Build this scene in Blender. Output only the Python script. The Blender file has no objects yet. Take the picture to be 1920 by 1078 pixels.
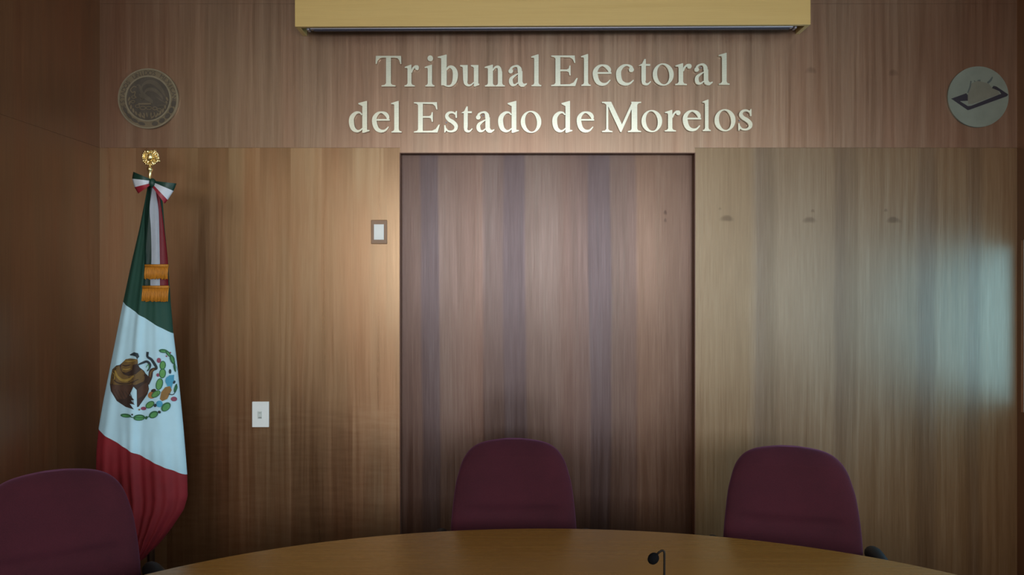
import bpy, bmesh, math, random
from mathutils import Vector, Matrix
random.seed(4)
S = bpy.context.scene
COL = S.collection
PI = math.pi

# ---------------------------------------------------------------- camera
F = 1507.0            # focal length in pixels of the 1920 wide frame
CD, CH = 3.77, 1.60   # camera distance from the back wall, camera height
CX, CY = 960.0, 539.0
def W(px, py, d=CD):
    return Vector(((px - CX) / F * d, -CD + d, CH + (CY - py) / F * d))
def wx(px, d=CD): return (px - CX) / F * d
def wz(py, d=CD): return CH + (CY - py) / F * d

cam = bpy.data.cameras.new('camera')
cam.sensor_width = 36.0
cam.lens = F / 1920.0 * 36.0
cam.clip_start = 0.05
co = bpy.data.objects.new('camera', cam)
COL.objects.link(co)
co.location = (0, -CD, CH)
co.rotation_euler = (PI / 2, 0, 0)
S.camera = co

# ---------------------------------------------------------------- node helpers
def srgb(r, g, b):
    f = lambda c: (c / 255.0) / 12.92 if c / 255.0 <= 0.04045 else ((c / 255.0 + 0.055) / 1.055) ** 2.4
    return (f(r), f(g), f(b), 1.0)

class NT:
    def __init__(s, name):
        s.m = bpy.data.materials.new(name)
        s.m.use_nodes = True
        s.t = s.m.node_tree
        s.b = s.t.nodes['Principled BSDF']
    def n(s, typ, **kw):
        o = s.t.nodes.new(typ)
        for k, v in kw.items(): setattr(o, k, v)
        return o
    def put(s, sock, v):
        if hasattr(v, 'is_output'): s.t.links.new(v, sock)
        else: sock.default_value = v
    def math(s, op, a, b=0.0, c=None, clamp=False):
        o = s.n('ShaderNodeMath', operation=op, use_clamp=clamp)
        s.put(o.inputs[0], a); s.put(o.inputs[1], b)
        if c is not None: s.put(o.inputs[2], c)
        return o.outputs[0]
    def vec(s, x, y, z):
        o = s.n('ShaderNodeCombineXYZ')
        s.put(o.inputs[0], x); s.put(o.inputs[1], y); s.put(o.inputs[2], z)
        return o.outputs[0]
    def noise(s, v, scale=1.0, detail=3.0, rough=0.55):
        o = s.n('ShaderNodeTexNoise')
        s.put(o.inputs['Vector'], v)
        o.inputs['Scale'].default_value = scale
        o.inputs['Detail'].default_value = detail
        o.inputs['Roughness'].default_value = rough
        return o.outputs['Fac']
    def maprange(s, v, a, b, c, d, smooth=False):
        o = s.n('ShaderNodeMapRange')
        if smooth: o.interpolation_type = 'SMOOTHSTEP'
        s.put(o.inputs[0], v)
        for i, q in enumerate((a, b, c, d)): o.inputs[1 + i].default_value = q
        return o.outputs[0]
    def ramp(s, v, stops, interp='LINEAR'):
        o = s.n('ShaderNodeValToRGB')
        s.put(o.inputs[0], v)
        r = o.color_ramp
        r.interpolation = interp
        while len(r.elements) < len(stops): r.elements.new(0.5)
        for e, (p, c) in zip(r.elements, stops): e.position = p
        for e, (p, c) in zip(r.elements, stops):
            e.position = p
            e.color = c if not isinstance(c, (int, float)) else (c, c, c, 1)
        return o.outputs[0]
    def mix(s, f, a, b, mode='MIX'):
        o = s.n('ShaderNodeMix', data_type='RGBA', blend_type=mode)
        s.put(o.inputs[0], f); s.put(o.inputs[6], a); s.put(o.inputs[7], b)
        return o.outputs[2]
    def bump(s, h, strength=0.1, dist=0.002):
        o = s.n('ShaderNodeBump')
        o.inputs['Strength'].default_value = strength
        o.inputs['Distance'].default_value = dist
        s.put(o.inputs['Height'], h)
        s.t.links.new(o.outputs[0], s.b.inputs['Normal'])
    def xyz(s):
        tc = s.n('ShaderNodeTexCoord')
        o = s.n('ShaderNodeSeparateXYZ')
        s.t.links.new(tc.outputs['Object'], o.inputs[0])
        return o.outputs[0], o.outputs[1], o.outputs[2], tc.outputs['Object']
    def set(s, **kw):
        for k, v in kw.items(): s.put(s.b.inputs[k.replace('_', ' ')], v)
        return s.m

def simple(name, col, rough=0.5, metal=0.0, var=0.12, scale=30.0, bump=0.0, spec=0.5, stretch=(1, 1, 1)):
    t = NT(name)
    x, y, z, o = t.xyz()
    v = t.vec(t.math('MULTIPLY', x, stretch[0]), t.math('MULTIPLY', y, stretch[1]), t.math('MULTIPLY', z, stretch[2]))
    nz = t.noise(v, scale, 3)
    f = t.maprange(nz, 0.3, 0.7, 1 - var, 1 + var)
    c = t.mix(1.0, col, t.vec(f, f, f), 'MULTIPLY')
    t.set(Base_Color=c, Roughness=rough, Metallic=metal, Specular_IOR_Level=spec)
    if bump: t.bump(nz, bump, 0.001)
    return t.m

def veneer(name, u_axis, v_axis, cols, stripes=None, plank=0.146, off=0.0, plank_amp=0.25, grain_amp=0.5,
           rough=0.38, spec=0.5, knots=(), alt=None, urange=(-2.4, 2.4), red=None, figure=0.0, seed=0.0, gscale=1.0, ior=1.5, tint=(1, 1, 1, 1), dk=1.0, umin=-9.0, bmp=0.04):
    """Wood veneer: cols = (dark, mid, light); grain runs along v_axis."""
    t = NT(name)
    x, y, z, o = t.xyz()
    A = {'X': x, 'Y': y, 'Z': z}
    u, v = A[u_axis], A[v_axis]
    uc = t.math('MAXIMUM', u, umin)
    idx = t.math('FLOOR', t.math('DIVIDE', t.math('SUBTRACT', uc, off), plank))
    tone = t.noise(t.vec(t.math('MULTIPLY', idx, 3.71), t.math('MULTIPLY', v, 0.5), seed), 1.0, 1)
    wob = t.noise(t.vec(t.math('MULTIPLY', u, 3.0), t.math('MULTIPLY', v, 0.7), seed + 3), 1.0, 2)
    uu = t.math('ADD', u, t.math('MULTIPLY', wob, 0.05))
    g1 = t.noise(t.vec(t.math('MULTIPLY', uu, 45.0 * gscale), t.math('MULTIPLY', v, 0.9), t.math('ADD', t.math('MULTIPLY', idx, 5.3), seed)), 1.0, 4, 0.6)
    g2 = t.noise(t.vec(t.math('MULTIPLY', u, 260.0 * gscale), t.math('MULTIPLY', v, 5.0), seed), 1.0, 3, 0.6)
    g3 = t.noise(t.vec(t.math('MULTIPLY', u, 5.0), t.math('MULTIPLY', v, 1.1), seed + 9), 1.0, 3, 0.5)
    f = t.math('ADD', 0.5, t.math('MULTIPLY', t.math('SUBTRACT', tone, 0.5), plank_amp * 2))
    f = t.math('ADD', f, t.math('MULTIPLY', t.math('SUBTRACT', g1, 0.5), grain_amp))
    f = t.math('ADD', f, t.math('MULTIPLY', t.math('SUBTRACT', g2, 0.5), grain_amp * 0.85))
    f = t.math('ADD', f, t.math('MULTIPLY', t.math('SUBTRACT', g3, 0.5), grain_amp * 0.6))
    if alt:   # book-matched leaves: (axis start, axis end, amplitude, period)
        for (v0, v1, amp, per) in alt:
            par = t.math('FLOORED_MODULO', t.math('FLOOR', t.math('DIVIDE', t.math('SUBTRACT', uc, off), plank * per)), 2.0)
            wv = t.math('ADD', v, t.math('MULTIPLY', t.math('SUBTRACT', tone, 0.5), 0.5))
            env = t.maprange(wv, v0, v1, 0.0, amp, True)
            f = t.math('ADD', f, t.math('MULTIPLY', t.math('SUBTRACT', par, 0.5), env))
    if figure:
        w = t.noise(t.vec(t.math('MULTIPLY', u, 7.0), t.math('MULTIPLY', v, 42.0), seed + 5), 1.0, 2)
        env = t.maprange(v, 1.12, 0.98, 0.0, figure, True)
        f = t.math('ADD', f, t.math('MULTIPLY', t.math('SUBTRACT', w, 0.5), env))
    col = t.ramp(f, [(0.0, cols[0]), (0.5, cols[1]), (1.0, cols[2])])
    if red:
        rn = t.noise(t.vec(t.math('MULTIPLY', u, 6.0), t.math('MULTIPLY', v, 0.6), seed + 21), 1.0, 2)
        col = t.mix(t.maprange(rn, 0.42, 0.68, 0.0, 0.8), col, t.mix(1.0, col, red, 'MULTIPLY'))
    if stripes:
        un = t.maprange(uu, urange[0] + 0.025, urange[1] + 0.025, 0.0, 1.0)
        st = t.ramp(un, [((p - urange[0]) / (urange[1] - urange[0]), c) for p, c in stripes])
        col = t.mix(1.0, col, st, 'MULTIPLY')
    for (ku, kv, rx, ry, amt) in knots:
        a = t.math('DIVIDE', t.math('SUBTRACT', u, ku), rx)
        b = t.math('DIVIDE', t.math('SUBTRACT', v, kv), ry)
        b = t.math('ADD', b, t.math('MULTIPLY', t.math('MULTIPLY', a, a), 0.6))
        d = t.math('ADD', t.math('MULTIPLY', a, a), t.math('MULTIPLY', b, b))
        d = t.math('ADD', d, t.math('MULTIPLY', t.math('SUBTRACT', g1, 0.5), 1.2))
        k = t.maprange(d, 0.0, 1.0, amt, 0.0, True)
        col = t.mix(k, col, t.mix(1.0, col, (0.35, 0.32, 0.33, 1), 'MULTIPLY'))
    r = t.maprange(g1, 0.3, 0.7, rough - 0.05, rough + 0.05)
    if ior > 1.55:      # polished wood fibres tint the sheen with their own colour
        md = cols[1]; mx = max(md[:3])
        sc = tuple(tint[i] / md[i] for i in range(3)) + (1,)
        fib = t.mix(1.0, col, sc, 'MULTIPLY')
        tint = t.mix(0.85, tint, fib)
    if dk != 1.0: col = t.mix(1.0, col, (dk, dk, dk, 1), 'MULTIPLY')
    t.set(Base_Color=col, Roughness=r, Specular_IOR_Level=spec, IOR=ior, Specular_Tint=tint)
    t.bump(g2, bmp, 0.0006)
    return t.m

# ---------------------------------------------------------------- mesh helpers
def link(name, bm, mats, parent=None, smooth=False, loc=None):
    me = bpy.data.meshes.new(name)
    bmesh.ops.recalc_face_normals(bm, faces=bm.faces)
    bm.to_mesh(me); bm.free()
    for m in (mats if isinstance(mats, (list, tuple)) else [mats]): me.materials.append(m)
    if smooth:
        for p in me.polygons: p.use_smooth = True
    o = bpy.data.objects.new(name, me)
    COL.objects.link(o)
    if parent: o.parent = parent
    if loc: o.location = loc
    return o
def tag(o, label, cat, group=None, kind=None):
    o['label'] = label; o['category'] = cat
    if group: o['group'] = group
    if kind: o['kind'] = kind
    return o
def thing(name, label, cat, loc=(0, 0, 0), rz=0.0, group=None, kind=None):
    o = bpy.data.objects.new(name, None)
    o.empty_display_size = 0.1
    COL.objects.link(o)
    o.location = loc; o.rotation_euler = (0, 0, rz)
    return tag(o, label, cat, group, kind)
def box(bm, x0, x1, y0, y1, z0, z1, mi=0, bev=0.0):
    vs = [bm.verts.new((x, y, z)) for x in (x0, x1) for y in (y0, y1) for z in (z0, z1)]
    fs = [bm.faces.new([vs[i] for i in q]) for q in ((0, 1, 3, 2), (4, 6, 7, 5), (0, 4, 5, 1), (2, 3, 7, 6), (0, 2, 6, 4), (1, 5, 7, 3))]
    for f in fs: f.material_index = mi
    if bev:
        es = list({e for f in fs for e in f.edges})
        r = bmesh.ops.bevel(bm, geom=es, offset=bev, segments=2, profile=0.6, affect='EDGES')
        for f in r['faces']: f.material_index = mi
def catmull(pts, n=8, closed=False):
    out = []
    N = len(pts)
    dim = len(pts[0])
    rng = range(N) if closed else range(N - 1)
    for i in rng:
        if closed: p = [pts[(i + k - 1) % N] for k in range(4)]
        else: p = [pts[max(0, min(N - 1, i + k - 1))] for k in range(4)]
        for j in range(n):
            t = j / n
            out.append(tuple(0.5 * (2 * p[1][k] + (p[2][k] - p[0][k]) * t + (2 * p[0][k] - 5 * p[1][k] + 4 * p[2][k] - p[3][k]) * t * t
                       + (3 * p[1][k] - p[0][k] - 3 * p[2][k] + p[3][k]) * t ** 3) for k in range(dim)))
    if not closed: out.append(tuple(pts[-1]))
    return out
def tube(bm, pts, rad, seg=10, mi=0, cap=True):
    """pts 3-D list; rad number or list"""
    P = [Vector(p) for p in pts]
    R = rad if isinstance(rad, (list, tuple)) else [rad] * len(P)
    rings = []
    up = None
    for i, p in enumerate(P):
        d = (P[min(i + 1, len(P) - 1)] - P[max(i - 1, 0)]).normalized()
        if up is None:
            up = d.orthogonal().normalized()
        else:
            up = (up - d * up.dot(d))
            up = up.normalized() if up.length > 1e-6 else d.orthogonal().normalized()
        s = d.cross(up)
        rings.append([bm.verts.new(p + (up * math.cos(2 * PI * k / seg) + s * math.sin(2 * PI * k / seg)) * R[i]) for k in range(seg)])
    for a, b in zip(rings, rings[1:]):
        for k in range(seg):
            f = bm.faces.new((a[k], a[(k + 1) % seg], b[(k + 1) % seg], b[k])); f.material_index = mi; f.smooth = True
    if cap:
        for r in (rings[0], rings[-1]):
            f = bm.faces.new(r); f.material_index = mi
def ellipsoid(bm, c, r, rot=None, u=16, v=10, mi=0):
    M = Matrix.Translation(Vector(c)) @ (rot.to_4x4() if rot else Matrix()) @ Matrix.Diagonal((r[0], r[1], r[2], 1))
    res = bmesh.ops.create_uvsphere(bm, u_segments=u, v_segments=v, radius=1.0, matrix=M)
    for f in {f for vv in res['verts'] for f in vv.link_faces}: f.material_index = mi; f.smooth = True
def lathe(bm, prof, seg=32, c=(0, 0, 0), mi=0):
    """prof list of (r, z); closed to the axis"""
    rings = []
    for r, z in prof:
        rings.append([bm.verts.new((c[0] + r * math.cos(2 * PI * k / seg), c[1] + r * math.sin(2 * PI * k / seg), c[2] + z)) for k in range(seg)])
    for a, b in zip(rings, rings[1:]):
        for k in range(seg):
            f = bm.faces.new((a[k], a[(k + 1) % seg], b[(k + 1) % seg], b[k])); f.material_index = mi
    for r in (rings[0], rings[-1]):
        f = bm.faces.new(r); f.material_index = mi

# flat relief shapes on a plane facing -Y: local 2-D (x, z), front at y = -front, back at y = -back
def prism(bm, pts, front, back=0.0, mi=0):
    fr = [bm.verts.new((p[0], -front, p[1])) for p in pts]
    bk = [bm.verts.new((p[0], -back, p[1])) for p in pts]
    n = len(pts)
    fs = [bm.faces.new(fr), bm.faces.new(bk[::-1])]
    for i in range(n): fs.append(bm.faces.new((fr[i], bk[i], bk[(i + 1) % n], fr[(i + 1) % n])))
    for f in fs: f.material_index = mi
def strip(bm, L, R, front, back=0.0, mi=0, closed=False):
    n = len(L)
    V = [[bm.verts.new((q[0], -h, q[1])) for q in side] for side in (L, R) for h in (front, back)]
    lf, lb, rf, rb = V
    rng = range(n if closed else n - 1)
    fs = []
    for i in rng:
        j = (i + 1) % n
        fs += [bm.faces.new((lf[i], lf[j], rf[j], rf[i])), bm.faces.new((lb[i], rb[i], rb[j], lb[j])),
               bm.faces.new((lf[i], lb[i], lb[j], lf[j])), bm.faces.new((rf[i], rf[j], rb[j], rb[i]))]
    if not closed:
        fs += [bm.faces.new((lf[0], rf[0], rb[0], lb[0])), bm.faces.new((lf[-1], lb[-1], rb[-1], rf[-1]))]
    for f in fs: f.material_index = mi
def stroke_sides(pts, n=8, wt=1.0):
    """pts (x, z, width) -> left and right outlines"""
    c = catmull(pts, n)
    L, R = [], []
    for i, p in enumerate(c):
        a, b = c[max(0, i - 1)], c[min(len(c) - 1, i + 1)]
        d = Vector((b[0] - a[0], b[1] - a[1]))
        d = d.normalized() if d.length > 1e-9 else Vector((1, 0))
        nn = Vector((-d.y, d.x)) * (p[2] * wt / 2)
        L.append((p[0] + nn.x, p[1] + nn.y)); R.append((p[0] - nn.x, p[1] - nn.y))
    return L, R
def ell(cx, cz, rx, rz, rot=0.0, n=20):
    c, s = math.cos(rot), math.sin(rot)
    return [(cx + rx * math.cos(2 * PI * k / n) * c - rz * math.sin(2 * PI * k / n) * s,
             cz + rx * math.cos(2 * PI * k / n) * s + rz * math.sin(2 * PI * k / n) * c) for k in range(n)]

# ---------------------------------------------------------------- materials
K = 1.0
def wood(r, g, b): return srgb(r, g, b)
IOR_W = 2.7
TINT_W = (1.0, 0.68, 0.42, 1); TINT_U = (1.0, 0.74, 0.56, 1); TINT_D = (1.0, 0.78, 0.70, 1); TINT_R = (1.0, 0.87, 0.70, 1)
V_left = veneer('veneer_left', 'X', 'Z', (wood(98, 56, 30), wood(142, 92, 54), wood(172, 122, 76)), plank=0.1451, off=wx(545),
                plank_amp=0.05, grain_amp=0.34, rough=0.32, umin=wx(200), alt=[(1.95, 2.25, -0.26, 1), (1.10, 0.95, 0.22, 2)], figure=0.35, ior=IOR_W, tint=TINT_W, dk=0.24,
                red=(1.12, 0.93, 0.88, 1), seed=2.0)
V_up = veneer('veneer_upper', 'X', 'Z', (wood(86, 58, 42), wood(124, 88, 66), wood(152, 114, 86)), plank=0.39, off=0.1, ior=2.65, tint=TINT_U, dk=0.4, bmp=0.03,
              plank_amp=0.14, grain_amp=0.50, rough=0.33, red=(1.05, 0.94, 0.92, 1), seed=7.0,
              knots=[(wx(1520), wz(131), .030, .020, .45), (wx(1675), wz(136), .030, .020, .45)])
def stripes_px(lst): return [(wx(p), c) for p, c in lst]
B_, N_, L_ = (0.70, 0.74, 0.90, 1), (1, 1, 1, 1), (1.2, 1.08, 0.92, 1)  # B_: darker door planks, with blue window sheen put into their colour
V_door = veneer('veneer_door', 'X', 'Z', (wood(72, 42, 28), wood(112, 72, 50), wood(142, 100, 72)), plank=0.1, off=0.03, ior=1.72, tint=TINT_D, dk=0.32, bmp=0.02,
                plank_amp=0.14, grain_amp=0.55, rough=0.34, spec=0.5, seed=13.0, urange=(wx(740), wx(1310)),
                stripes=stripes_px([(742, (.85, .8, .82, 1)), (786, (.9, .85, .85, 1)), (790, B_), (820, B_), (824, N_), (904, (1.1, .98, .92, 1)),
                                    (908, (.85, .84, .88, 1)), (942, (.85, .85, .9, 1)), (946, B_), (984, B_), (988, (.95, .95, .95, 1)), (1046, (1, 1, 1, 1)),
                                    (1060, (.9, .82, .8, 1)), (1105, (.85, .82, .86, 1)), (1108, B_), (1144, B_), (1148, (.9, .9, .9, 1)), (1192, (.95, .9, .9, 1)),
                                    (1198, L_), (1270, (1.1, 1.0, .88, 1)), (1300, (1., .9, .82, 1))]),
                knots=[(wx(1251), wz(396), .010, .014, .8), (wx(1251), wz(411), .009, .012, .6)])
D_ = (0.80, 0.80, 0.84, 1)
V_right = veneer('veneer_right', 'X', 'Z', (wood(78, 50, 26), wood(118, 82, 46), wood(148, 110, 66)), plank=0.39, off=wx(1290), ior=1.95, tint=TINT_R, dk=0.62, bmp=0.03,
                 plank_amp=0.08, grain_amp=0.55, rough=0.41, spec=0.5, seed=23.0, urange=(wx(1300), wx(1920)),
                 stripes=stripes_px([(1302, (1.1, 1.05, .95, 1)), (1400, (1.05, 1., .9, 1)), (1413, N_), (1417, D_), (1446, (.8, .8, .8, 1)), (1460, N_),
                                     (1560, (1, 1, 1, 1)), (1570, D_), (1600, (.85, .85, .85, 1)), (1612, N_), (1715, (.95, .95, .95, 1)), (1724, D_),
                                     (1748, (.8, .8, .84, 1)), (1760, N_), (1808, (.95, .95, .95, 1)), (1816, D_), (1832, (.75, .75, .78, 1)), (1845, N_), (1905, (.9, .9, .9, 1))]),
                 knots=[(wx(1362), wz(409), .042, .018, .6), (wx(1518), wz(412), .042, .018, .6), (wx(1675), wz(412), .042, .018, .6),
                        (wx(1524), wz(395), .012, .010, .45), (wx(1661), wz(394), .012, .010, .45), (wx(1350), wz(391), .010, .008, .4)])
V_side = veneer('veneer_side', 'Y', 'Z', (wood(62, 36, 22), wood(92, 58, 37), wood(116, 76, 50)), plank=0.2, plank_amp=0.14, ior=1.7, tint=TINT_W, dk=0.8,
                grain_amp=0.5, rough=0.42, red=(1.1, .9, .85, 1), seed=31.0)
V_pelmet = veneer('veneer_pelmet', 'Z', 'X', (wood(162, 132, 78), wood(188, 158, 98), wood(206, 176, 114)), plank=0.9, off=-0.3,
                  plank_amp=0.03, grain_amp=0.30, rough=0.38, seed=44.0)
V_table = veneer('veneer_table', 'Y', 'X', (wood(98, 64, 22), wood(120, 82, 32), wood(138, 100, 44)), plank=0.45, off=0.1,
                 plank_amp=0.04, grain_amp=0.30, rough=0.27, spec=0.35, seed=47.0)
V_edge = veneer('veneer_edge', 'Z', 'X', (wood(110, 72, 40), wood(142, 98, 60), wood(160, 116, 74)), plank=0.5, off=0.2,
                plank_amp=0.03, grain_amp=0.3, rough=0.3, seed=51.0)
M_reveal = veneer('veneer_reveal', 'X', 'Z', (wood(66, 36, 24), wood(96, 58, 40), wood(114, 72, 50)), plank=0.3, plank_amp=0.05, grain_amp=0.3, rough=0.45, seed=3.0)
M_gap = simple('shadow_gap', srgb(22, 12, 8), 0.8)
M_ceiling = simple('ceiling_paint', srgb(205, 203, 195), 0.9, var=0.03)
M_plaster = simple('wall_plaster', srgb(222, 206, 178), 0.85, var=0.04)
M_carpet = simple('floor_carpet', srgb(46, 36, 34), 0.95, var=0.25, scale=220, bump=0.4)
M_alu = simple('window_aluminium', srgb(190, 198, 200), 0.35, metal=0.0, var=0.04)
M_letter = simple('brushed_steel_letter', (0.60, 0.62, 0.53, 1), 0.30, metal=1.0, var=0.06, scale=60, stretch=(1, 1, 6))
M_screen_metal = simple('screen_case_metal', srgb(120, 118, 128), 0.35, metal=0.6, var=0.05)
M_screen_dark = simple('screen_slot_dark', srgb(22, 22, 44), 0.5, var=0.05)
M_white = simple('white_plastic', srgb(224, 228, 228), 0.35, var=0.02)
M_grey = simple('grey_plastic', srgb(190, 198, 196), 0.4, var=0.02)
M_slot = simple('dark_slot', srgb(140, 144, 142), 0.5, var=0.02)
M_brownplate = simple('brown_plate', srgb(136, 102, 74), 0.4, var=0.05)
M_black = simple('black_plastic', srgb(15, 14, 18), 0.6, var=0.1, spec=0.2)
M_foam = simple('black_foam', srgb(12, 12, 14), 1.0, var=0.3, scale=500, bump=0.6, spec=0.05)
M_neck = simple('gooseneck_black', srgb(22, 16, 11), 0.6, var=0.1, spec=0.15)
M_chrome = simple('chrome', srgb(190, 190, 190), 0.2, metal=1.0, var=0.02)
M_pole = simple('dark_pole_wood', srgb(60, 34, 22), 0.5, var=0.15)
M_gold = simple('polished_gold', (0.86, 0.68, 0.34, 1), 0.25, metal=1.0, var=0.1)
M_fringe = simple('gold_fringe', srgb(176, 112, 24), 0.6, var=0.35, scale=90, stretch=(6, 6, 0.6), bump=0.3)
M_green = simple('green_cloth', srgb(16, 62, 50), 0.75, var=0.08, scale=14, bump=0.05)
M_wcloth = simple('white_cloth', srgb(172, 208, 224), 0.75, var=0.04, scale=10, bump=0.04)
M_red = simple('red_cloth', srgb(122, 18, 30), 0.75, var=0.10, scale=14, bump=0.05)
M_rwhite = simple('white_ribbon', srgb(196, 202, 214), 0.5, var=0.04)
M_rred = simple('red_ribbon', srgb(138, 26, 44), 0.5, var=0.06)
M_rgreen = simple('green_ribbon', srgb(14, 52, 42), 0.5, var=0.06)

def fabric():
    t = NT('maroon_fabric')
    x, y, z, o = t.xyz()
    n1 = t.noise(t.vec(t.math('MULTIPLY', x, 420.0), t.math('MULTIPLY', y, 420.0), t.math('MULTIPLY', z, 420.0)), 1.0, 2)
    n2 = t.noise(o, 6.0, 3)
    f = t.math('ADD', t.math('MULTIPLY', n1, 0.5), t.math('MULTIPLY', n2, 0.5))
    c = t.ramp(f, [(0.3, srgb(42, 12, 20)), (0.7, srgb(64, 21, 31))])
    t.set(Base_Color=c, Roughness=0.9, Specular_IOR_Level=0.2)
    t.b.inputs['Sheen Weight'].default_value = 0.25
    t.b.inputs['Sheen Tint'].default_value = srgb(190, 120, 170)
    t.bump(n1, 0.3, 0.001)
    return t.m
M_fabric = fabric()

# ---------------------------------------------------------------- room
XL, XR = wx(187), wx(1907)
ZC = 3.12
YB = -6.6
Z_seam = wz(277); Z_door = wz(287); Z_top = wz(7)
DX0, DX1 = wx(750), wx(1303)
REC = 0.05
G = 0.0004
bm = bmesh.new()
box(bm, XL, XR, 0, 0.045, Z_top + G, ZC, 1)                     # strip above the upper band
box(bm, XL, XR, 0, 0.05, Z_seam + G, Z_top - G, 1)                # upper band
box(bm, DX0, DX1, 0, 0.05, Z_door, Z_seam + G, 1)                # its tongue over the recess
box(bm, XL, DX0, 0, 0.05, 0, Z_seam - G, 0)                      # lower left leaf
box(bm, DX1, XR, 0, 0.05, 0, Z_seam - G, 2)                      # lower right leaf
box(bm, XL, XR, 0.10, 0.16, 0, ZC, 3)                            # backing
link_wall = link('wall_back', bm, [V_left, V_up, V_right, M_gap])
tag(link_wall, 'brown wood veneer wall behind the table with metal lettering', 'wall', kind='structure')
bm = bmesh.new()
box(bm, DX0, DX1, REC, 0.095, 0, Z_door, 0)
tag(link('door_1', bm, V_door), 'recessed door panel of streaked wood veneer behind the middle chair', 'door', kind='structure')
# slim wooden lining of the recess
bm = bmesh.new()
box(bm, DX0 - 0.002, DX0 + 0.002, -0.002, REC, 0, Z_door + 0.002, 0, 0.0008)
box(bm, DX1 - 0.002, DX1 + 0.002, -0.002, REC, 0, Z_door + 0.002, 0, 0.0008)
box(bm, DX0 + 0.002, DX1 - 0.002, -0.002, REC, Z_door - 0.002, Z_door + 0.002, 0, 0.0008)
tag(link('trim_1', bm, M_reveal), 'thin dark wood edging around the recessed door panel', 'trim', kind='structure')

bm = bmesh.new()
YW = -0.92; ZW = 1.0
box(bm, XL - 0.05, XL, YW, 0.0, 0, Z_seam - G, 0)
box(bm, XL - 0.05, XL, YW, 0.0, Z_seam + G, ZC, 0)
box(bm, XL - 0.05, XL, YB, YW, 0, ZW, 0)  # unseen wainscot, added so the low veneer reflects something dark
box(bm, XL - 0.05, XL - 0.012, YB, YW, ZW, ZC, 2)  # unseen cream plaster, added to give the left veneer a warm reflection
box(bm, XL - 0.10, XL - 0.052, YB, 0.16, 0, ZC, 1)
tag(link('wall_left', bm, [V_side, M_gap, M_plaster]), 'dark brown wood panelled side wall at the left edge', 'wall', kind='structure')

# right wall: window right by the corner, and an unseen one added for side light
RWS = [(-1.55, -0.03, 1.02, wz(450)), (-4.6, -2.2, 1.0, 2.12)]     # y0, y1, z0, z1
bm = bmesh.new()
yy = YB
for k, (a, b, c, d) in enumerate(RWS[::-1]):
    mi = 1 if k == 0 else 0
    if k == 0:
        box(bm, XR, XR + 0.15, yy, a, 0, ZW, 0); box(bm, XR, XR + 0.15, yy, a, ZW, ZC, 1)  # unseen cream plaster over wainscot, added to brighten the right veneer's reflection
    else:
        box(bm, XR, XR + 0.15, yy, a, 0, ZC, 0)
    box(bm, XR, XR + 0.15, a, b, 0, c, 0)
    box(bm, XR, XR + 0.15, a, b, d, ZC, mi)
    yy = b
box(bm, XR, XR + 0.15, yy, 0.16, 0, ZC, 0)
tag(link('wall_right', bm, [V_side, M_plaster]), 'brown wood side wall at the right edge with a window by the corner', 'wall', kind='structure')
for k, (y0, y1, z0, z1) in enumerate(RWS):
    bm = bmesh.new()
    fr = 0.04
    for (a, b, c, d) in ((y0, y1, z0, z0 + fr), (y0, y1, z1 - fr, z1), (y0, y0 + fr, z0 + fr, z1 - fr), (y1 - fr, y1, z0 + fr, z1 - fr),
                         ((y0 + y1) / 2 - 0.02, (y0 + y1) / 2 + 0.02, z0 + fr, z1 - fr)):
        box(bm, XR + 0.01, XR + 0.06, a, b, c, d, 0, 0.002)
    tag(link('window_%d' % (1 if k == 0 else 4), bm, M_alu), ('pale window frame in the right side wall at the corner', 'unseen added window frame in the right side wall beside the photographer')[k], 'window', kind='structure')

# unseen wall behind the camera; its two wide windows are guessed from the reflections
WN = [(-1.35, 0.20, 1.40, 2.62), (0.45, 2.0, 1.40, 2.62)]
bm = bmesh.new()
xs = [XL, WN[0][0], WN[0][1], WN[1][0], WN[1][1], XR]
for i in (0, 2, 4): box(bm, xs[i], xs[i + 1], YB - 0.15, YB, 0, ZC)
for (a, b, c, d) in WN:
    box(bm, a, b, YB - 0.15, YB, 0, c); box(bm, a, b, YB - 0.15, YB, d, ZC)
tag(link('wall_front', bm, M_plaster), 'plain plaster wall with two windows behind the photographer', 'wall', kind='structure')
for i, (a, b, c, d) in enumerate(WN):
    bm = bmesh.new()
    for (p, q, r, s) in ((a, b, c, c + .05), (a, b, d - .05, d), (a, a + .05, c + .05, d - .05), (b - .05, b, c + .05, d - .05), ((a + b) / 2 - .025, (a + b) / 2 + .025, c + .05, d - .05)):
        box(bm, p, q, YB - 0.10, YB - 0.05, r, s, 0, 0.002)
    tag(link('window_%d' % (i + 2), bm, M_alu), ('left' if i == 0 else 'right') + ' pale unseen window frame behind the photographer', 'window', kind='structure')
bm = bmesh.new()
box(bm, XL - 0.1, XR + 0.15, YB - 0.15, 0.16, ZC, ZC + 0.1)
tag(link('ceiling', bm, M_ceiling), 'plain off-white ceiling above the room', 'ceiling', kind='structure')
bm = bmesh.new()
box(bm, XL - 0.1, XR + 0.15, YB - 0.15, 0.16, -0.1, 0)
tag(link('floor', bm, M_carpet), 'dark carpeted floor under the table and chairs', 'floor', kind='structure')

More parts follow.
